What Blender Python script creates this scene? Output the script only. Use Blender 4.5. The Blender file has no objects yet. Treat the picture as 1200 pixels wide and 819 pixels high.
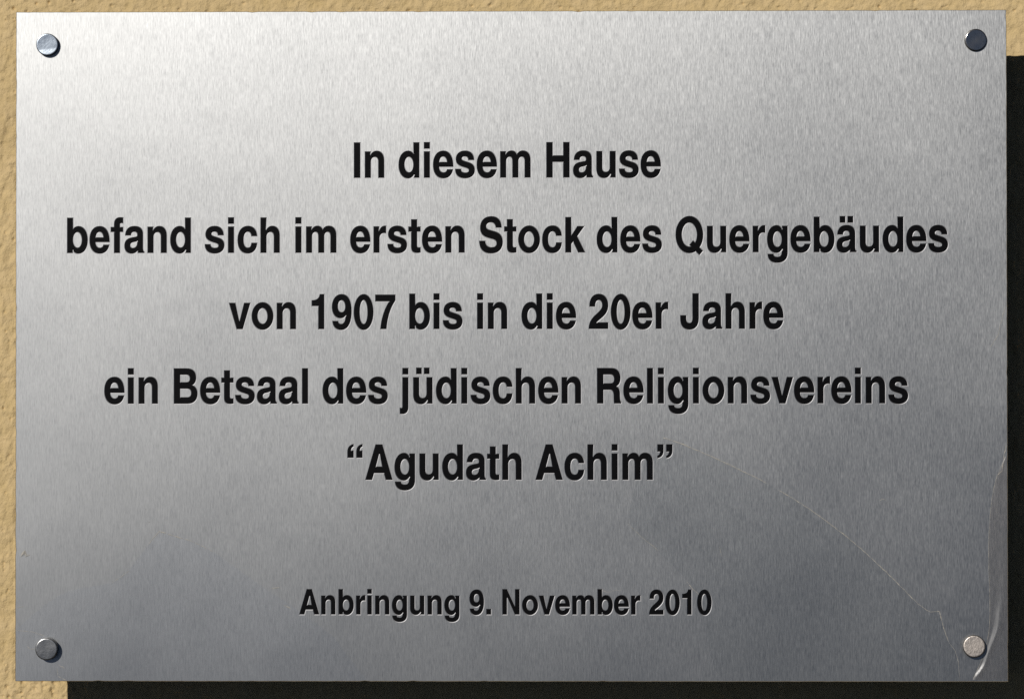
import bpy, math, random
import numpy as np
from mathutils import Vector
from mathutils.geometry import delaunay_2d_cdt

random.seed(7)
rng = np.random.default_rng(11)
S = bpy.context.scene
COL = S.collection
MM = 0.001

# ------------------------------------------------------------------ camera
cam_data = bpy.data.cameras.new("camera")
cam = bpy.data.objects.new("camera", cam_data)
COL.objects.link(cam)
cam.location = (0.0203017, -1.4969457, -0.0207206)
cam.rotation_euler = (math.pi / 2 + 0.0125874, 0.00068778, 0.01302786)
cam_data.sensor_width = 36.0
cam_data.lens = 36.0 * 3480.0 / 1200.0
cam_data.clip_start = 0.01
cam_data.clip_end = 100.0
S.camera = cam

# ------------------------------------------------------------------ sky, sun, exposure
SUN = Vector((-0.48, -1.0, 0.46)).normalized()          # direction towards the sun
world = bpy.data.worlds.new("World")
S.world = world
world.use_nodes = True
wn = world.node_tree
sky = wn.nodes.new("ShaderNodeTexSky")
sky.sky_type = 'NISHITA'
sky.sun_disc = False
sky.sun_elevation = math.asin(SUN.z)
sky.sun_rotation = math.atan2(SUN.x, SUN.y)
sky.air_density = 0.15
sky.altitude = 1500.0
sky.dust_density = 0.10
sky.ozone_density = 0.0
wn.links.new(sky.outputs[0], wn.nodes["Background"].inputs[0])
wn.nodes["Background"].inputs[1].default_value = 0.05

sun_data = bpy.data.lights.new("sun", 'SUN')
sun_data.energy = 5.0
sun_data.angle = math.radians(0.5)
sun_data.color = (1.0, 0.96, 0.90)
sun = bpy.data.objects.new("sun", sun_data)
COL.objects.link(sun)
sun.rotation_euler = SUN.to_track_quat('Z', 'Y').to_euler()

S.view_settings.view_transform = 'Standard'
S.view_settings.look = 'None'
S.view_settings.exposure = -0.6
S.view_settings.gamma = 1.0
S.cycles.use_denoising = False
S.cycles.caustics_reflective = False
S.cycles.caustics_refractive = False
S.cycles.sample_clamp_indirect = 1.5
S.cycles.blur_glossy = 0.5
S.cycles.transparent_max_bounces = 12

# ------------------------------------------------------------------ helpers
def obj(name, verts, faces, mat, parent=None, smooth=False):
    me = bpy.data.meshes.new(name)
    me.from_pydata([tuple(v) for v in verts], [], [tuple(f) for f in faces])
    me.validate()
    me.update()
    o = bpy.data.objects.new(name, me)
    COL.objects.link(o)
    if mat:
        me.materials.append(mat)
    if smooth:
        me.polygons.foreach_set("use_smooth", [True] * len(me.polygons))
    if parent:
        o.parent = parent
    return o

class NT:
    def __init__(s, name):
        s.m = bpy.data.materials.new(name)
        s.m.use_nodes = True
        s.t = s.m.node_tree
        s.b = s.t.nodes["Principled BSDF"]
        s.out = s.t.nodes["Material Output"]
        s.tc = s.t.nodes.new("ShaderNodeTexCoord")
    def n(s, kind, **kw):
        x = s.t.nodes.new(kind)
        for k, v in kw.items():
            setattr(x, k, v)
        return x
    def l(s, a, b):
        s.t.links.new(a, b)
    def noise(s, scale, detail=2.0, rough=0.5, vec=(1, 1, 1), loc=(0, 0, 0)):
        mp = s.n("ShaderNodeMapping")
        mp.inputs["Scale"].default_value = vec
        mp.inputs["Location"].default_value = loc
        s.l(s.tc.outputs["Object"], mp.inputs["Vector"])
        t = s.n("ShaderNodeTexNoise")
        t.inputs["Scale"].default_value = scale
        t.inputs["Detail"].default_value = detail
        t.inputs["Roughness"].default_value = rough
        s.l(mp.outputs[0], t.inputs["Vector"])
        return t.outputs[0]
    def rng(s, v, a, b, lo, hi):
        r = s.n("ShaderNodeMapRange")
        r.inputs[1].default_value, r.inputs[2].default_value = a, b
        r.inputs[3].default_value, r.inputs[4].default_value = lo, hi
        s.l(v, r.inputs[0])
        return r.outputs[0]
    def math(s, op, a, b):
        r = s.n("ShaderNodeMath", operation=op)
        for i, v in enumerate((a, b)):
            if isinstance(v, (int, float)):
                r.inputs[i].default_value = v
            else:
                s.l(v, r.inputs[i])
        return r.outputs[0]
    def mixc(s, f, c1, c2):
        r = s.n("ShaderNodeMix", data_type='RGBA')
        if isinstance(f, (int, float)):
            r.inputs[0].default_value = f
        else:
            s.l(f, r.inputs[0])
        for i, c in ((6, c1), (7, c2)):
            if isinstance(c, tuple):
                r.inputs[i].default_value = (*c, 1)
            else:
                s.l(c, r.inputs[i])
        return r.outputs[2]
    def bump(s, h, strength, dist, prev=None):
        b = s.n("ShaderNodeBump")
        b.inputs["Strength"].default_value = strength
        b.inputs["Distance"].default_value = dist
        s.l(h, b.inputs["Height"])
        if prev is not None:
            s.l(prev, b.inputs["Normal"])
        return b.outputs[0]

# ------------------------------------------------------------------ materials
def mat_plaster():
    k = NT("ochre_plaster")
    big = k.noise(14, 3, 0.6)
    mid = k.noise(120, 4, 0.6)
    fine = k.noise(900, 3, 0.6)
    c = k.mixc(k.rng(big, 0.35, 0.65, 0, 1), (0.56, 0.415, 0.20), (0.62, 0.465, 0.235))
    c = k.mixc(k.rng(mid, 0.30, 0.72, 0.0, 0.55), c, (0.68, 0.52, 0.30))
    c = k.mixc(k.rng(fine, 0.62, 0.80, 0.0, 0.35), c, (0.30, 0.19, 0.075))
    k.l(c, k.b.inputs["Base Color"])
    k.b.inputs["Roughness"].default_value = 0.9
    k.b.inputs["Specular IOR Level"].default_value = 0.25
    grain = k.noise(430, 4, 0.65, (1, 1, 0.8), (2, 0, 4))
    n = k.bump(mid, 0.6, 0.0014)
    n = k.bump(grain, 0.75, 0.0010, n)
    n = k.bump(fine, 0.6, 0.0005, n)
    k.l(n, k.b.inputs["Normal"])
    return k.m

def mat_brushed():
    k = NT("brushed_metal")
    # streaks run up and down the plate: each scratch tilts the surface a little to the left or right,
    # and the microfacets of the brushed sheet spread the sun sideways
    s1 = k.noise(1.0, 3.0, 0.7, (1900, 1, 125))
    s2 = k.noise(1.0, 3.0, 0.7, (2700, 1, 330), (3, 0, 7))
    s3 = k.noise(1.0, 3.0, 0.6, (420, 1, 85), (9, 0, 2))
    s4 = k.noise(1.0, 2.0, 0.5, (90, 1, 55), (5, 0, 8))
    cloud = k.noise(1.0, 2.0, 0.5, (9, 1, 7), (4, 0, 1))
    speck = k.noise(420, 2.0, 0.5, (1, 1, 1), (1, 0, 3))
    streak = k.math('ADD', k.math('MULTIPLY', s1, 0.4), k.math('ADD', k.math('MULTIPLY', s2, 0.5), k.math('MULTIPLY', s3, 0.1)))
    g = k.n("ShaderNodeBsdfGlossy", distribution='BECKMANN')
    base = k.mixc(k.rng(s2, 0.3, 0.7, 0, 1), (0.394, 0.400, 0.401), (0.418, 0.424, 0.425))
    k.l(k.mixc(k.rng(speck, 0.745, 0.79, 0.0, 0.4), base, (0.22, 0.21, 0.19)), g.inputs["Color"])
    r = k.math('ADD', k.rng(streak, 0.3, 0.7, 0.452, 0.464), k.rng(cloud, 0.3, 0.7, -0.009, 0.009))
    k.l(r, g.inputs["Roughness"])
    g.inputs["Anisotropy"].default_value = 0.22
    tg = k.n("ShaderNodeCombineXYZ")
    tg.inputs[2].default_value = 1.0
    k.l(tg.outputs[0], g.inputs["Tangent"])
    tilt = k.math('ADD', k.rng(streak, 0.25, 0.75, -0.128, 0.128), k.rng(s4, 0.3, 0.7, -0.004, 0.004))
    cx = k.n("ShaderNodeCombineXYZ")
    k.l(tilt, cx.inputs[0])
    # the sheet is not quite flat
    wav = k.noise(1.0, 2.0, 0.55, (11, 1, 15), (6, 0, 3))
    k.l(k.rng(wav, 0.3, 0.7, -0.0035, 0.0035), cx.inputs[2])
    geo = k.n("ShaderNodeNewGeometry")
    ad = k.n("ShaderNodeVectorMath", operation='ADD')
    k.l(geo.outputs["Normal"], ad.inputs[0]); k.l(cx.outputs[0], ad.inputs[1])
    nm = k.n("ShaderNodeVectorMath", operation='NORMALIZE')
    k.l(ad.outputs[0], nm.inputs[0])
    k.l(nm.outputs[0], g.inputs["Normal"])
    k.l(g.outputs[0], k.out.inputs[0])
    return k.m

def mat_cut():
    k = NT("engraved_edge")
    f = k.noise(600, 2, 0.6)
    g = k.n("ShaderNodeBsdfGlossy", distribution='BECKMANN')
    k.l(k.mixc(f, (0.24, 0.24, 0.25), (0.34, 0.34, 0.35)), g.inputs["Color"])
    g.inputs["Roughness"].default_value = 0.55
    k.l(g.outputs[0], k.out.inputs[0])
    return k.m

def mat_enamel():
    k = NT("black_letter_enamel")
    f = k.noise(260, 3, 0.6)
    k.l(k.mixc(f, (0.0015, 0.0015, 0.002), (0.003, 0.003, 0.004)), k.b.inputs["Base Color"])
    k.l(k.rng(f, 0.3, 0.7, 0.44, 0.56), k.b.inputs["Roughness"])
    k.b.inputs["Specular IOR Level"].default_value = 0.065
    k.l(k.bump(f, 0.2, 0.0003), k.b.inputs["Normal"])
    return k.m

def mat_cap(name, rough, col, grit):
    k = NT(name)
    f = k.noise(700, 3, 0.65)
    g = k.noise(180, 2, 0.5)
    k.l(k.mixc(k.rng(f, 0.35, 0.7, 0, 1), col, tuple(c * (1 - 0.5 * grit) for c in col)), k.b.inputs["Base Color"])
    k.b.inputs["Metallic"].default_value = 1.0
    k.l(k.rng(g, 0.3, 0.7, rough - 0.04, rough + 0.06), k.b.inputs["Roughness"])
    k.l(k.bump(f, 0.25 + grit, 0.00012), k.b.inputs["Normal"])
    return k.m

def mat_film(name, tint, gloss, rough):
    k = NT(name)
    tr = k.n("ShaderNodeBsdfTransparent")
    tr.inputs[0].default_value = (*tint, 1)
    gl = k.n("ShaderNodeBsdfGlossy")
    gl.inputs["Roughness"].default_value = rough
    gl.inputs[0].default_value = (0.9, 0.9, 0.9, 1)
    mx = k.n("ShaderNodeMixShader")
    mx.inputs[0].default_value = gloss
    k.l(tr.outputs[0], mx.inputs[1]); k.l(gl.outputs[0], mx.inputs[2])
    k.l(mx.outputs[0], k.out.inputs[0])
    return k.m

def mat_frayed():
    k = NT("frayed_film_edge")
    f = k.noise(500, 3, 0.6)
    tr = k.n("ShaderNodeBsdfTransparent")
    df = k.n("ShaderNodeBsdfDiffuse")
    df.inputs[0].default_value = (0.66, 0.62, 0.54, 1)
    mx = k.n("ShaderNodeMixShader")
    k.l(k.rng(f, 0.3, 0.7, 0.05, 0.80), mx.inputs[0])
    k.l(tr.outputs[0], mx.inputs[1]); k.l(df.outputs[0], mx.inputs[2])
    k.l(mx.outputs[0], k.out.inputs[0])
    return k.m

def mat_spacer():
    k = NT("steel_spacer")
    f = k.noise(300, 3, 0.6)
    k.l(k.mixc(f, (0.35, 0.35, 0.36), (0.5, 0.5, 0.5)), k.b.inputs["Base Color"])
    k.b.inputs["Metallic"].default_value = 1.0
    k.b.inputs["Roughness"].default_value = 0.35
    return k.m

M_PLASTER, M_METAL, M_INK = mat_plaster(), mat_brushed(), mat_enamel()
M_FRAY, M_SPACER, M_CUT = mat_frayed(), mat_spacer(), mat_cut()

# ------------------------------------------------------------------ the wall
GAP = 0.043                                   # plate front to wall face
def vnoise(X, Z, cell, seed):
    r = np.random.default_rng(seed)
    T = r.random((257, 257))
    x, z = X / cell + 1000.37, Z / cell + 1000.71
    xi, zi = np.floor(x).astype(int), np.floor(z).astype(int)
    fx, fz = x - xi, z - zi
    fx, fz = fx * fx * (3 - 2 * fx), fz * fz * (3 - 2 * fz)
    g = lambda i, j: T[(i * 7 + 3 * (j // 200)) % 257, (j * 11 + 5 * (i // 200)) % 257]
    return (g(xi, zi) * (1 - fx) + g(xi + 1, zi) * fx) * (1 - fz) + (g(xi, zi + 1) * (1 - fx) + g(xi + 1, zi + 1) * fx) * fz

def build_wall():
    ax = np.concatenate([[-1400, -900, -600, -450, -360, -310, -280], np.arange(-266, -228, 0.45), np.arange(-228, 190, 0.7), np.arange(190, 214, 0.45), np.arange(214, 266, 0.7), [280, 310, 360, 450, 600, 900, 1400]])
    az = np.concatenate([[-1000, -700, -450, -300, -240, -205], np.arange(-188, -166, 0.5), np.arange(-166, 164, 0.7), np.arange(164, 182, 0.45), [188, 205, 240, 300, 450, 700, 1000]])
    X, Z = np.meshgrid(ax, az)
    h = 0.9 * (vnoise(X, Z, 14, 1) - 0.5) + 0.65 * (vnoise(X * 1.3, Z * 0.8, 4.5, 2) - 0.5) + 0.7 * (vnoise(X * 1.2, Z * 0.9, 2.2, 3) - 0.5)
    h += 0.5 * np.clip(vnoise(X * 1.6, Z * 0.8, 3.0, 4) - 0.62, 0, 1)
    rr = np.random.default_rng(5)
    def pit(px, pz, r, d):
        m = (np.abs(X - px) < 3 * r) & (np.abs(Z - pz) < 3 * r)
        h[m] -= d * np.exp(-(((X[m] - px) ** 2 + (Z[m] - pz) ** 2) / (r * r)))
    for _ in range(170):
        pit(rr.uniform(-264, -240), rr.uniform(-185, 180), rr.uniform(0.35, 0.75), rr.uniform(0.3, 1.5))
    for _ in range(150):
        pit(rr.uniform(-264, 264), rr.uniform(166, 180), rr.uniform(0.35, 0.75), rr.uniform(0.3, 1.5))
    for _ in range(60):
        pit(rr.uniform(-264, -215), rr.uniform(-185, -168), rr.uniform(0.5, 1.2), rr.uniform(0.3, 1.0))
    # the little forked crack over the upper right corner, and a flat one further left
    crack = [(203.5, 172.5), (206, 174.0), (208.5, 173.7), (210.3, 174.6), (211.6, 173.0), (212.3, 171.6)]
    crack2 = [(-110, 170.6), (-98, 170.2), (-86, 171.0), (-74, 170.5)]
    for ln, w, d in ((crack, 0.42, 1.5), (crack2, 0.5, 0.8)):
        for (a, b) in zip(ln, ln[1:]):
            for t in np.linspace(0, 1, 10):
                px, pz = a[0] + (b[0] - a[0]) * t, a[1] + (b[1] - a[1]) * t
                m = (np.abs(X - px) < 2) & (np.abs(Z - pz) < 2)
                h[m] -= d * 0.22 * np.exp(-(((X[m] - px) ** 2 + (Z[m] - pz) ** 2) / (w * w)))
    Y = GAP * 1000 - h
    nz, nx = X.shape
    V = np.stack([X, Y, Z], -1).reshape(-1, 3) * MM
    i = np.arange(nz * nx).reshape(nz, nx)
    F = np.stack([i[:-1, :-1], i[:-1, 1:], i[1:, 1:], i[1:, :-1]], -1).reshape(-1, 4)
    # rear face and sides so the wall is a solid slab
    c = [i[0, 0], i[0, -1], i[-1, -1], i[-1, 0]]
    b0 = len(V)
    V = np.concatenate([V, [[V[q][0], 0.25, V[q][2]] for q in c]])
    extra = [[b0 + 3, b0 + 2, b0 + 1, b0]]
    rim = [i[0, :], i[:, -1], i[-1, ::-1], i[::-1, 0]]
    for e, line in enumerate(rim):
        extra.append([int(q) for q in line[::-1]] + [b0 + e, b0 + (e + 1) % 4])
    idx = np.concatenate([F.ravel()] + [np.array(f) for f in extra]).astype(np.int32)
    tot = np.concatenate([np.full(len(F), 4), [len(f) for f in extra]]).astype(np.int32)
    me = bpy.data.meshes.new("plastered_wall")
    me.vertices.add(len(V)); me.vertices.foreach_set("co", V.astype(np.float32).ravel())
    me.loops.add(len(idx)); me.loops.foreach_set("vertex_index", idx)
    me.polygons.add(len(tot))
    me.polygons.foreach_set("loop_start", np.concatenate([[0], np.cumsum(tot)[:-1]]).astype(np.int32))
    me.polygons.foreach_set("use_smooth", np.concatenate([np.ones(len(F), bool), np.zeros(len(extra), bool)]))
    me.update(calc_edges=True)
    me.validate()
    me.materials.append(M_PLASTER)
    o = bpy.data.objects.new("plastered_wall", me)
    COL.objects.link(o)
    o["label"] = "rough ochre yellow plaster wall behind the metal plaque"
    o["category"] = "wall"
    return o
build_wall()

# ------------------------------------------------------------------ letter shapes (1000 units to the em, narrow bold grotesque)
def ell(cx, cy, rx, ry, k=0.575):
    a, b = rx * k, ry * k
    return (f"M{cx+rx} {cy} C{cx+rx} {cy+b} {cx+a} {cy+ry} {cx} {cy+ry} C{cx-a} {cy+ry} {cx-rx} {cy+b} {cx-rx} {cy} "
            f"C{cx-rx} {cy-b} {cx-a} {cy-ry} {cx} {cy-ry} C{cx+a} {cy-ry} {cx+rx} {cy-b} {cx+rx} {cy}")
def box(x0, y0, x1, y1):
    return f"M{x0} {y0} L{x1} {y0} L{x1} {y1} L{x0} {y1}"

A_LOW = ["M49 361 C56 486 136 546 278 546 C418 546 494 490 494 388 L494 106 C494 60 502 35 527 17 L527 0 L375 0 C368 14 364 32 362 52 C318 8 270 -14 206 -14 C97 -14 29 46 29 143 C29 243 84 292 214 311 L303 324 C345 330 358 343 358 373 C358 413 331 436 277 436 C218 436 190 413 183 361",
         "M357 254 C340 241 322 236 285 229 L252 223 C193 212 169 191 169 153 C169 116 193 94 233 94 C305 94 357 142 357 210"]
U_LOW = ["M545 532 L545 0 L411 0 L411 72 C371 12 321 -14 255 -14 C137 -14 66 58 66 180 L66 532 L206 532 L206 200 C206 136 239 104 296 104 C364 104 405 147 405 215 L405 532"]
# glyph: advance, list of components (each a list of contours, even-odd inside a component, components united)
G = {
 ' ': (278, []),
 'I': (278, [[box(64, 0, 214, 718)]]),
 'H': (722, [["M71 0 L71 718 L221 718 L221 444 L501 444 L501 718 L651 718 L651 0 L501 0 L501 321 L221 321 L221 0"]]),
 'N': (722, [["M69 0 L69 718 L217 718 L512 236 L512 718 L654 718 L654 0 L506 0 L211 482 L211 0"]]),
 'A': (722, [["M20 0 L278 718 L447 718 L702 0 L541 0 L493 140 L231 140 L182 0", "M274 263 L450 263 L362 535"]]),
 'B': (722, [["M76 0 L76 718 L396 718 C551 718 634 650 634 533 C634 459 598 407 534 377 C620 347 669 289 669 203 C669 76 578 0 423 0",
              "M226 595 L226 432 L379 432 C449 432 484 460 484 513 C484 567 449 595 379 595", "M226 309 L226 123 L397 123 C478 123 519 155 519 216 C519 277 478 309 397 309"]]),
 'R': (722, [["M76 0 L76 718 L430 718 C577 718 661 645 661 522 C661 434 620 376 551 347 C618 322 645 280 647 205 C649 120 646 60 677 24 L677 0 L514 0 C500 30 501 80 500 150 C499 240 470 281 391 281 L226 281 L226 0",
              "M226 404 L226 595 L398 595 C474 595 511 564 511 500 C511 435 474 404 398 404"]]),
 'S': (667, [["M602 513 C598 655 503 737 338 737 C168 737 64 650 64 510 C64 394 128 335 270 302 L390 274 C453 259 482 233 482 188 C482 130 432 99 343 99 C247 99 189 146 183 232 L39 232 C43 70 150 -19 334 -19 C517 -19 629 70 629 217 C629 331 565 395 425 427 L300 456 C235 471 208 493 208 535 C208 590 254 621 330 621 C410 621 455 583 460 513"]]),
 'J': (556, [["M484 718 L334 718 L334 222 C334 147 306 110 250 110 C193 110 164 145 164 213 L164 268 L22 268 L22 213 C22 65 105 -18 254 -18 C400 -18 484 70 484 225"]]),
 'Q': (778, [[ell(390, 359, 346, 378, 0.565), ell(390, 359, 198, 252, 0.565)], ["M400 152 L482 234 L727 26 L645 -54"]]),
 'a': (556, [A_LOW]),
 'ä': (556, [A_LOW, [box(113, 606, 243, 729)], [box(312, 606, 442, 729)]]),
 'b': (611, [["M61 0 L61 718 L201 718 L201 477 C236 523 282 546 344 546 C483 546 578 432 578 266 C578 100 483 -14 344 -14 C280 -14 234 10 196 66 L196 0", ell(320, 266, 119, 164)]]),
 'c': (556, [["M524 343 L388 343 C379 403 347 434 293 434 C217 434 176 375 176 264 C176 156 216 98 290 98 C346 98 379 132 388 197 L524 197 C513 66 424 -14 289 -14 C130 -14 34 91 34 262 C34 439 131 546 291 546 C428 546 516 469 524 343"]]),
 'd': (611, [["M551 0 L551 718 L411 718 L411 477 C376 523 330 546 268 546 C129 546 34 432 34 266 C34 100 129 -14 268 -14 C332 -14 378 10 416 66 L416 0", ell(292, 266, 119, 164)]]),
 'e': (556, [["M528 224 L166 224 C170 145 211 99 281 99 C328 99 364 121 379 162 L519 162 C488 47 404 -14 279 -14 C121 -14 23 92 23 262 C23 440 118 546 277 546 C435 546 530 431 528 224",
              "M169 313 L381 313 C374 390 336 434 277 434 C216 434 177 392 169 313"]]),
 'f': (333, [["M318 722 L318 612 C305 614 293 615 278 615 C247 615 236 603 236 571 L236 526 L318 526 L318 433 L236 433 L236 0 L96 0 L96 433 L10 433 L10 526 L96 526 L96 581 C96 681 143 727 245 727 C273 727 295 726 318 722"]]),
 'g': (611, [["M553 532 L421 532 L421 458 C382 518 337 546 277 546 C138 546 40 430 40 262 C40 98 132 -14 268 -14 C332 -14 374 10 413 66 L413 10 C413 -70 372 -106 295 -106 C235 -106 204 -88 196 -45 L54 -45 C61 -152 150 -217 292 -217 C461 -217 553 -142 553 -5", ell(297, 264, 116, 164)]]),
 'h': (611, [["M65 0 L65 718 L205 718 L205 460 C244 518 292 546 358 546 C475 546 546 472 546 350 L546 0 L406 0 L406 332 C406 396 372 428 315 428 C247 428 205 385 205 317 L205 0"]]),
 'i': (278, [[box(69, 0, 209, 532)], [box(69, 599, 209, 722)]]),
 'j': (278, [["M69 532 L209 532 L209 -62 C209 -165 160 -214 60 -214 C40 -214 22 -213 3 -209 L3 -97 C13 -99 22 -99 33 -99 C59 -99 69 -88 69 -60"], [box(69, 599, 209, 722)]]),
 'k': (556, [["M69 0 L69 718 L209 718 L209 340 L372 532 L538 532 L360 331 L562 0 L396 0 L263 228 L209 170 L209 0"]]),
 'l': (278, [[box(69, 0, 209, 718)]]),
 'm': (889, [["M64 0 L64 532 L197 532 L197 464 C233 519 280 546 343 546 C408 546 453 520 480 469 C521 523 567 546 628 546 C752 546 826 478 826 359 L826 0 L686 0 L686 340 C686 400 660 428 609 428 C552 428 515 390 515 328 L515 0 L375 0 L375 340 C375 400 349 428 298 428 C241 428 204 390 204 328 L204 0"]]),
 'n': (611, [["M65 0 L65 532 L199 532 L199 455 C240 518 290 546 358 546 C475 546 546 472 546 350 L546 0 L406 0 L406 332 C406 396 372 428 315 428 C247 428 205 385 205 317 L205 0"]]),
 'o': (611, [[ell(306, 266, 272, 280, 0.56), ell(306, 266, 132, 166, 0.56)]]),
 'r': (389, [["M64 0 L64 532 L197 532 L197 434 C232 508 281 546 343 546 C352 546 359 545 373 543 L373 400 C357 403 345 404 330 404 C247 404 204 360 204 278 L204 0"]]),
 's': (556, [["M503 362 L366 362 C362 412 333 437 272 437 C219 437 188 418 188 387 C188 361 208 347 262 333 L374 304 C472 279 519 231 519 157 C519 52 427 -14 277 -14 C121 -14 33 54 30 170 L168 170 C172 118 208 94 277 94 C343 94 378 113 378 148 C378 172 360 187 310 200 L215 224 C103 253 47 302 47 379 C47 481 134 546 272 546 C416 546 500 478 503 362"]]),
 't': (333, [["M10 526 L80 526 L80 676 L220 676 L220 526 L309 526 L309 433 L220 433 L220 152 C220 110 232 98 268 98 C284 98 296 99 309 101 L309 3 C283 -3 258 -6 225 -6 C126 -6 80 33 80 117 L80 433 L10 433"]]),
 'u': (611, [U_LOW]),
 'ü': (611, [U_LOW, [box(141, 606, 271, 729)], [box(340, 606, 470, 729)]]),
 'v': (556, [["M13 532 L164 532 L281 160 L395 532 L543 532 L352 0 L206 0"]]),
 '0': (556, [[ell(278, 345.5, 246, 364.5, 0.57), ell(278, 345.5, 105, 250, 0.6)]]),
 '1': (556, [["M378 0 L378 710 L274 710 C258 628 195 586 69 584 L69 474 L238 474 L238 0"]]),
 '2': (556, [["M511 124 L511 0 L26 0 C26 120 75 196 215 297 C330 380 369 425 369 487 C369 552 333 591 275 591 C211 591 178 548 178 458 L43 458 L43 475 C43 621 132 710 273 710 C415 710 511 622 511 485 C511 371 455 298 322 209 C253 163 224 143 206 124"]]),
 '7': (556, [["M25 698 L528 698 L528 583 C405 446 320 230 301 0 L155 0 C176 215 259 420 383 569 L25 569"]]),
 '9': (556, [["M43 157 L178 157 C187 117 214 96 256 96 C336 96 379 165 379 288 C340 243 297 222 242 222 C116 222 30 317 30 457 C30 605 127 710 267 710 C435 710 522 590 522 362 C522 124 424 -19 259 -19 C138 -19 56 46 43 157",
              "M268 592 C209 592 172 542 172 464 C172 385 208 338 268 338 C330 338 370 386 370 462 C370 540 329 592 268 592"]]),
 '.': (278, [[box(64, 0, 214, 146)]]),
}
def q_open(x):
    return f"M{x} 454 L{x+146} 454 L{x+146} 593 L{x+80} 593 C{x+80} 640 {x+102} 672 {x+146} 685 L{x+146} 727 C{x+48} 710 {x} 660 {x} 570"
def q_close(x):
    return f"M{x+146} 718 L{x} 718 L{x} 579 L{x+66} 579 C{x+66} 532 {x+44} 500 {x} 487 L{x} 445 C{x+98} 462 {x+146} 512 {x+146} 602"
G['“'] = (500, [[q_open(64)], [q_open(290)]])
G['”'] = (500, [[q_close(64)], [q_close(290)]])

def flat(path, n=9):
    tok = path.replace('M', ' M ').replace('L', ' L ').replace('C', ' C ').split()
    pts, i, cmd = [], 0, None
    while i < len(tok):
        if tok[i] in 'MLC':
            cmd = tok[i]; i += 1
        if cmd in 'ML':
            pts.append((float(tok[i]), float(tok[i + 1]))); i += 2
        else:
            p0 = pts[-1]
            c = [float(v) for v in tok[i:i + 6]]; i += 6
            for k in range(1, n + 1):
                t = k / n; s = 1 - t
                pts.append((s**3*p0[0] + 3*s*s*t*c[0] + 3*s*t*t*c[2] + t**3*c[4], s**3*p0[1] + 3*s*s*t*c[1] + 3*s*t*t*c[3] + t**3*c[5]))
    out = []
    for p in pts:
        if not out or math.hypot(p[0] - out[-1][0], p[1] - out[-1][1]) > 0.5:
            out.append(p)
    if math.hypot(out[0][0] - out[-1][0], out[0][1] - out[-1][1]) < 0.5:
        out.pop()
    return out

def inside(p, poly):
    x, y = p; r = False
    j = len(poly) - 1
    for i in range(len(poly)):
        xi, yi = poly[i]; xj, yj = poly[j]
        if (yi > y) != (yj > y) and x < (xj - xi) * (y - yi) / (yj - yi) + xi:
            r = not r
        j = i
    return r

def cdt(loops, test, eps=1e-6):
    vs, es = [], []
    for lp in loops:
        b = len(vs); n = len(lp)
        vs += [Vector(p) for p in lp]
        es += [(b + i, b + (i + 1) % n) for i in range(n)]
    v, e, f, *_ = delaunay_2d_cdt(vs, es, [], 0, eps)
    v = [(a.x, a.y) for a in v]
    keep = []
    for t in f:
        c = (sum(v[i][0] for i in t) / len(t), sum(v[i][1] for i in t) / len(t))
        if test(c):
            a = sum(v[t[i]][0] * v[t[(i + 1) % len(t)]][1] - v[t[(i + 1) % len(t)]][0] * v[t[i]][1] for i in range(len(t)))
            keep.append(tuple(t) if a > 0 else tuple(reversed(t)))
    return v, keep

def boundary(tris):
    es = set()
    for t in tris:
        for i in range(len(t)):
            es.add((t[i], t[(i + 1) % len(t)]))
    nxt = {a: b for a, b in es if (b, a) not in es}
    loops = []
    while nxt:
        s, cur = next(iter(nxt.items()))
        lp = [s]; del nxt[s]
        while cur != s:
            lp.append(cur); cur = nxt.pop(cur)
        loops.append(lp)
    return loops

GCACHE = {}
def glyph(ch):
    """outline loops of a letter, solid on the left of the direction of travel"""
    if ch not in GCACHE:
        comps = [[flat(c) for c in comp] for comp in G[ch][1]]
        loops = [c for comp in comps for c in comp]
        if not loops:
            GCACHE[ch] = []
        else:
            def test(p):
                return any(sum(inside(p, c) for c in comp) % 2 for comp in comps)
            v, t = cdt(loops, test, 1e-3)
            GCACHE[ch] = [[v[i] for i in lp] for lp in boundary(t)]
    return GCACHE[ch]

def offset(lp, d):
    """move a loop to its right by d (away from the solid side)"""
    n = len(lp); out = []
    for i in range(n):
        a, b, c = lp[i - 1], lp[i], lp[(i + 1) % n]
        u = np.array([b[0] - a[0], b[1] - a[1]]); w = np.array([c[0] - b[0], c[1] - b[1]])
        u /= max(np.linalg.norm(u), 1e-12); w /= max(np.linalg.norm(w), 1e-12)
        n1, n2 = np.array([u[1], -u[0]]), np.array([w[1], -w[0]])
        m = n1 + n2
        k = m @ m
        m = m * (2 / k) if k > 0.3 else n1
        if np.linalg.norm(m) > 2:
            m = m / np.linalg.norm(m) * 2
        out.append((b[0] + m[0] * d, b[1] + m[1] * d))
    return out

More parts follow.
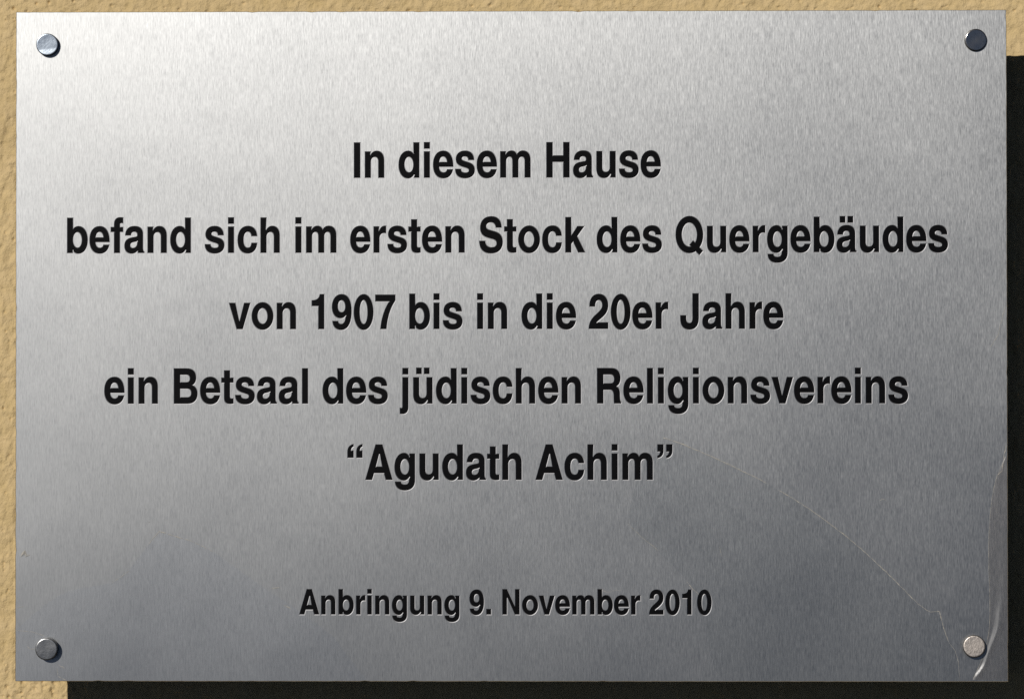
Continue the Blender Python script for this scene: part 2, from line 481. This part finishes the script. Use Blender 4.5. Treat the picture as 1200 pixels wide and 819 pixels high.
# text lines: words, left and right ends and baseline on the plate in mm, cap height in mm
LINES = [
 ("In diesem Hause", -78.7, 76.0, 84.75, 17.6),
 ("befand sich im ersten Stock des Quergebäudes", -223.8, 220.4, 46.95, 17.6),
 ("von 1907 bis in die 20er Jahre", -141.8, 137.6, 8.45, 17.6),
 ("ein Betsaal des jüdischen Religionsvereins", -204.9, 200.2, -29.1, 17.6),
 ("“Agudath Achim”", -82.0, 81.6, -67.5, 17.6),
 ("Anbringung 9. November 2010", -106.3, 101.2, -135.2, 12.5),
]
def set_line(text, x0, x1, zb, cap):
    """letters of a line as lists of loops in mm on the plate"""
    pen, raw = 0.0, []
    for ch in text:
        raw.append((pen, glyph(ch))); pen += G[ch][0]
    lo = min(p[0] + o for o, g in raw for lp in g for p in lp)
    hi = max(p[0] + o for o, g in raw for lp in g for p in lp)
    kx, kz = (x1 - x0) / (hi - lo), cap / 718.0
    return [[[(x0 + (p[0] + o - lo) * kx, zb + p[1] * kz) for p in lp] for lp in g] for o, g in raw if g]

# ------------------------------------------------------------------ the plaque
PW, PH, THICK = 250.0, 168.86, 3.0            # half width, half height, thickness (mm)
DEPTH, BEVEL = 0.12, 0.33                     # engraving depth and slope width
plaque = bpy.data.objects.new("memorial_plaque", None)
COL.objects.link(plaque)
plaque.location = (0, 0, 0)
plaque["label"] = "brushed metal plaque engraved with six lines of black German text, on four round screw caps"
plaque["category"] = "plaque"

def build_plate():
    # outer outline with slight saw nicks
    def jit(n, amp):
        return amp * (rng.random(n) - 0.5)
    step = 3.0
    xs = np.linspace(-PW, PW, 168); zs = np.linspace(-PH, PH, 114)[1:-1]
    outer = [(x, -PH + j) for x, j in zip(xs, jit(len(xs), 0.10))]
    outer += [(PW + j, z) for z, j in zip(zs, jit(len(zs), 0.10))]
    outer += [(x, PH + j) for x, j in zip(xs[::-1], jit(len(xs), 0.10))]
    outer += [(-PW + j, z) for z, j in zip(zs[::-1], jit(len(zs), 0.14))]
    nicks = rng.choice(len(outer), 26, replace=False)
    for q in nicks:
        x, z = outer[q]
        d = rng.uniform(0.15, 0.4)
        outer[q] = (x - d * (abs(x) > PW - 1) * np.sign(x), z - d * (abs(z) > PH - 1) * np.sign(z))
    front = offset(outer, -0.25)
    letters = [set_line(*ln) for ln in LINES]
    holes, ink = [], []
    for ln in letters:
        for g in ln:
            for lp in g:
                ink.append(lp)
                holes.append(offset(lp, BEVEL))
    # classify triangles cell by cell: the boxes keep the test fast
    bb = [(min(p[0] for p in h), max(p[0] for p in h), min(p[1] for p in h), max(p[1] for p in h)) for h in holes]
    def test(p):
        if not inside(p, front):
            return False
        r = 0
        for h, b in zip(holes, bb):
            if b[0] < p[0] < b[1] and b[2] < p[1] < b[3] and inside(p, h):
                r += 1
        return r % 2 == 0
    v2, tris = cdt([front] + holes, test, 1e-5)
    V = [(x * MM, 0.0, z * MM) for x, z in v2]
    F = [t for t in tris]
    flat_n = len(F)                             # counter-clockwise seen from -Y
    # sloped engraving walls
    for h, k in zip(holes, ink):
        b = len(V); n = len(h)
        V += [(x * MM, 0.0, z * MM) for x, z in h]
        V += [(x * MM, DEPTH * MM, z * MM) for x, z in k]
        for i in range(n):
            j = (i + 1) % n
            F.append((b + j, b + i, b + n + i, b + n + j))
    cut_n = len(F)
    # rim: small chamfer, edge, back
    b = len(V); n = len(outer)
    V += [(x * MM, 0.0, z * MM) for x, z in front]
    V += [(x * MM, 0.25 * MM, z * MM) for x, z in outer]
    V += [(x * MM, THICK * MM, z * MM) for x, z in outer]
    for i in range(n):
        j = (i + 1) % n
        F.append((b + i, b + n + i, b + n + j, b + j)[::-1])
        F.append((b + n + i, b + 2 * n + i, b + 2 * n + j, b + n + j)[::-1])
    F.append(tuple(b + 2 * n + i for i in range(n))[::-1])
    o = obj("plate", V, F, M_METAL, plaque)
    o.data.materials.append(M_CUT)
    if len(o.data.polygons) == len(F):
        o.data.polygons.foreach_set("material_index", [1 if flat_n <= i < cut_n else 0 for i in range(len(F))])
    else:
        print("PLATE FACES DROPPED", len(F), len(o.data.polygons))
    # enamel in the grooves
    for (text, *_), ln in zip(LINES, letters):
        V, F = [], []
        for g in ln:
            v, t = cdt(g, lambda p: sum(inside(p, c) for c in g) % 2 == 1, 1e-5)
            b = len(V)
            V += [(x * MM, (DEPTH - 0.02) * MM, z * MM) for x, z in v]
            F += [tuple(b + i for i in q) for q in t]
        o = obj("lettering", V, F, M_INK, plaque)
        o["label"] = "line of black engraved lettering reading " + text.replace("“", "").replace("”", "")
build_plate()

# ------------------------------------------------------------------ screw caps and spacers
def lathe(prof, n=40):
    V, F = [], []
    for r, h in prof:
        for i in range(n):
            a = 2 * math.pi * i / n
            V.append((r * math.cos(a) * MM, -h * MM, r * math.sin(a) * MM))
    for k in range(len(prof) - 1):
        for i in range(n):
            j = (i + 1) % n
            F.append((k * n + i, k * n + j, (k + 1) * n + j, (k + 1) * n + i))
    F.append(tuple((len(prof) - 1) * n + i for i in range(n)))
    F.append(tuple(range(n))[::-1])
    return V, F

CAPS = [  # x, z, height, tilt about x, tilt about z, rough, colour, grit, label
 (-233.9, 152.2, 2.4, 0.02, 0.02, 0.29, (0.45, 0.51, 0.58), 0.15, 0.085, "bluish shiny round screw cap at the upper left corner"),  # blue of the reflected sky is put into this metal colour
 (234.4, 153.6, 1.5, 0.03, 0.05, 0.24, (0.40, 0.39, 0.38), 0.2, 0.0, "dark round screw cap at the upper right corner"),
 (-233.7, -152.2, 4.3, 0.045, 0.03, 0.33, (0.43, 0.435, 0.44), 0.25, 0.0, "grey round screw cap with a long shadow at the lower left corner"),
 (232.9, -151.1, 3.0, -0.08, -0.10, 0.40, (0.33, 0.30, 0.275), 0.5, 0.0, "pale pitted round screw cap at the lower right corner"),
]
for x, z, h, tx, tz, ro, col, grit, lip, lab in CAPS:
    r = 5.6
    prof = [(r, -0.3), (r, h - 0.45), (r - 0.08, h - 0.22), (r - 0.26, h - 0.07), (r - 0.50, h - 0.01)] + [(q, h) for q in np.linspace(r - 0.7, 0.4, 12)]
    V, F = lathe(prof)
    # a slightly turned up lower lip on the first cap, shaped to give its bright crescent, shallow dents on all
    V = [(a, b - lip * max(0.0, -2.3 * MM - c + 0.12 * a) * (1 if -b > (h - 0.5) * MM else 0), c) for a, b, c in V]
    mface = mat_cap("cap_metal", ro, col, grit)
    o = obj("screw_cap", V, F, mface, plaque, smooth=True)
    o.data.materials.append(mat_cap("cap_side_metal", 0.58, tuple(c * 0.5 for c in col), grit))  # side colour darkened to hold down the brightness of the sunlit rim
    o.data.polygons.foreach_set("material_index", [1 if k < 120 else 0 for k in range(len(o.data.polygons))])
    o.location = (x * MM, 0, z * MM)
    o.rotation_euler = (tx, 0, tz)
    o["label"] = lab
    V, F = lathe([(6.5, -(GAP * 1000 + 1)), (6.5, -THICK)], 28)
    s = obj("wall_spacer", V, F, M_SPACER, plaque)
    s.location = (x * MM, 0, z * MM)

# ------------------------------------------------------------------ torn protective film
W2, H2, FPX = 600.0, 409.5, 3480.0
ROT = cam.rotation_euler.to_matrix()
def on_plate(px, py):
    """traced outline of the film: photograph -> mm on the plate"""
    d = ROT @ Vector(((px - W2) / FPX, -(py - H2) / FPX, -1.0))
    t = -cam.location.y / d.y
    p = cam.location + d * t
    return (p.x * 1000, p.z * 1000)
def resample(pts, step=2.0, wob=0.0):
    out = []
    for a, b in zip(pts, pts[1:]):
        n = max(1, int(math.hypot(b[0] - a[0], b[1] - a[1]) / step))
        for k in range(n):
            t = k / n
            out.append((a[0] + (b[0] - a[0]) * t + random.gauss(0, wob), a[1] + (b[1] - a[1]) * t + random.gauss(0, wob)))
    out.append(pts[-1])
    return out
def smooth_line(pts, it=2):
    for _ in range(it):
        q = [pts[0]]
        for a, b in zip(pts, pts[1:]):
            q += [(a[0] * .75 + b[0] * .25, a[1] * .75 + b[1] * .25), (a[0] * .25 + b[0] * .75, a[1] * .25 + b[1] * .75)]
        pts = q + [pts[-1]]
    return pts
def ridge(pts, r0, r1, y=-0.06):
    """thin raised fringe along a line (mm)"""
    V, F = [], []
    n = len(pts)
    for i, (x, z) in enumerate(pts):
        a, b = pts[max(0, i - 1)], pts[min(n - 1, i + 1)]
        dx, dz = b[0] - a[0], b[1] - a[1]
        L = math.hypot(dx, dz) or 1
        nx, nz = -dz / L, dx / L
        t = i / (n - 1)
        r = (r0 + (r1 - r0) * t) * random.uniform(0.55, 1.25) * (0.25 if i in (0, n - 1) else 1)
        V += [((x + nx * r) * MM, y * MM, (z + nz * r) * MM), (x * MM, (y - 0.7 * r) * MM, z * MM), ((x - nx * r) * MM, y * MM, (z - nz * r) * MM)]
    for i in range(n - 1):
        F += [(3 * i, 3 * i + 1, 3 * i + 4, 3 * i + 3), (3 * i + 1, 3 * i + 2, 3 * i + 5, 3 * i + 4)]
    return V, F
def film_sheet(outline, mat, lab, fringes, y=-0.05):
    v, t = cdt([outline], lambda p: inside(p, outline), 1e-5)
    V = [(a * MM, y * MM, b * MM) for a, b in v]
    o = obj("protective_film", V, t, mat, plaque)
    o["label"] = lab
    for pts, r0, r1 in fringes:
        fv, ff = ridge(pts, r0, r1, y - 0.01)
        obj("film_edge", fv, ff, M_FRAY, o)
    return o

FILM = mat_film("film_grey", (0.962, 0.966, 0.968), 0.008, 0.25)
FILM_PALE = mat_film("film_blue_grey", (0.974, 0.980, 0.992), 0.012, 0.40)
P = lambda L: [on_plate(*p) for p in L]
arc = smooth_line(P([(777, 513), (800, 520), (850, 542), (905, 569), (960, 603), (1010, 643), (1050, 681), (1085, 717), (1101, 716)]), 2)
arc2 = P([(1101, 716), (1106, 736), (1112, 752), (1119, 762), (1123, 775), (1124.5, 797)])
inner = smooth_line(P([(818, 696), (795, 668), (770, 645), (752, 630), (735, 613), (742, 575), (755, 540), (777, 513)]), 2)
poly = resample(arc, 2, 0.10)[:-1] + resample(arc2, 2, 0.15) + P([(840, 797.5)]) + inner[:-1]
film_sheet(poly, FILM, "large torn film patch with a curved upper edge at the lower right",
           [(resample(arc[:len(arc) * 2 // 5], 1.5, 0.08), 0.30, 0.22), (resample(arc[len(arc) * 2 // 5:], 1.5, 0.08), 0.22, 0.16),
            (resample(arc2[:3], 1.2, 0.06), 0.30, 0.14), (resample(arc2[2:], 1.2, 0.08), 0.11, 0.06),
            (resample(P([(735, 613), (752, 629), (772, 645)]), 1.5, 0.06), 0.12, 0.12), (resample(P([(1030, 587), (1034, 584.5), (1039, 586)]), 0.8, 0.04), 0.14, 0.10), (resample(P([(704, 690), (712, 694), (722, 691), (728, 692)]), 1.2, 0.05), 0.07, 0.07),
            (resample(P([(843, 640), (846, 652)]), 1.2, 0.05), 0.05, 0.07), (resample(P([(960, 560), (966, 566)]), 1.2, 0.05), 0.05, 0.05),
            (resample(P([(804, 680), (812, 690), (819, 696)]), 1.2, 0.06), 0.14, 0.2)])
mound = smooth_line(P([(19, 737), (55, 706), (82, 690), (128, 685), (152, 668), (172, 640), (189, 622), (212, 628), (245, 642), (282, 670), (310, 688), (346, 712)]), 2)
poly = resample(mound, 2, 0.12)[:-1] + P([(346, 712), (390, 745), (430, 797), (19, 797.3)])
film_sheet(poly, FILM_PALE, "hump shaped torn film patch at the lower left",
           [(resample(P([(172, 640), (180, 630), (187, 622)]), 1.2, 0.08), 0.08, 0.24), (resample(P([(186, 622), (192, 624), (205, 628), (225, 634), (250, 646)]), 1.2, 0.08), 0.36, 0.12), (resample(P([(128, 685), (140, 677), (152, 668)]), 1.2, 0.08), 0.08, 0.13), (resample(P([(318, 689), (328, 688)]), 1.2, 0.1), 0.25, 0.2),
            (resample(P([(333, 709), (341, 713)]), 1.2, 0.1), 0.3, 0.2), (resample(P([(18, 738), (38, 740), (53, 745)]), 1.5, 0.06), 0.12, 0.12),
            (resample(P([(19, 712), (30, 710)]), 1.5, 0.06), 0.15, 0.15),
            (resample(P([(24, 652), (29, 646), (31, 651), (35, 650)]), 0.8, 0.15), 0.8, 0.7), (resample(P([(31, 756), (36, 760.5), (42, 759.5)]), 0.8, 0.05), 0.12, 0.12), (resample(P([(68, 778), (76, 783)]), 0.8, 0.1), 0.1, 0.2), (resample(P([(67, 780), (68, 792), (78, 797)]), 1.2, 0.06), 0.12, 0.16)])

# the film still stuck along the right edge, lifted into a fold at the corner
def build_fold():
    left = smooth_line(P([(1178, 535), (1166, 562), (1160, 600), (1158, 650), (1160, 700), (1160, 735), (1154, 765), (1140, 796)]), 3)
    left = resample(left, 1.5)
    n, m = len(left), 22
    crest = P([(1179, 560), (1176, 640), (1174, 700), (1170, 730), (1163, 758), (1155, 778), (1143, 796)])
    def crest_x(z):
        for a, b in zip(crest, crest[1:]):
            if b[1] <= z <= a[1]:
                t = (z - a[1]) / (b[1] - a[1])
                return a[0] + (b[0] - a[0]) * t
        return crest[0][0] if z > crest[0][1] else crest[-1][0]
    V, F = [], []
    for i, (x0, z) in enumerate(left):
        t = i / (n - 1)
        cx = crest_x(z) + 0.5 * math.sin(0.21 * i) + 0.3 * math.sin(0.57 * i + 1)
        amp = (0.85 + 0.25 * math.sin(0.33 * i)) * min(1, max(0, (t - 0.45) / 0.3)) * (1 if t < 0.9 else max(0.3, (1 - t) / 0.1))
        for k in range(m):
            s = k / (m - 1)
            x = x0 + (PW - 0.3 - x0) * s
            wv = 1.5 + 0.5 * math.sin(0.16 * i + 2)
            h = 0.06 + amp * math.exp(-((x - cx) / wv) ** 2) + 0.06 * (1 + math.sin(6 * s + 0.07 * i)) * min(1, 4 * s) * min(1, 6 * (1 - s))
            if s == 0 or s == 1:
                h = 0.06
            V.append((x * MM, -h * MM, z * MM))
    for i in range(n - 1):
        for k in range(m - 1):
            F.append((i * m + k, (i + 1) * m + k, (i + 1) * m + k + 1, i * m + k + 1))
    o = obj("protective_film", V, F, mat_film("film_clear_gloss", (0.95, 0.925, 0.905), 0.065, 0.34), plaque, smooth=True)
    o["label"] = "loose glossy film folded up along the right edge beside the lower right screw cap"
    for pts, r0, r1 in ((left, 0.10, 0.10), (resample(P([(1179, 357), (1172, 380), (1170, 392), (1160, 408)]), 1.2, 0.1), 0.12, 0.18), (resample(P([(1179, 520), (1174, 552), (1168, 558)]), 1.2, 0.1), 0.15, 0.2)):
        fv, ff = ridge(pts, r0, r1, -0.07)
        obj("film_edge", fv, ff, M_FRAY, o)
build_fold()
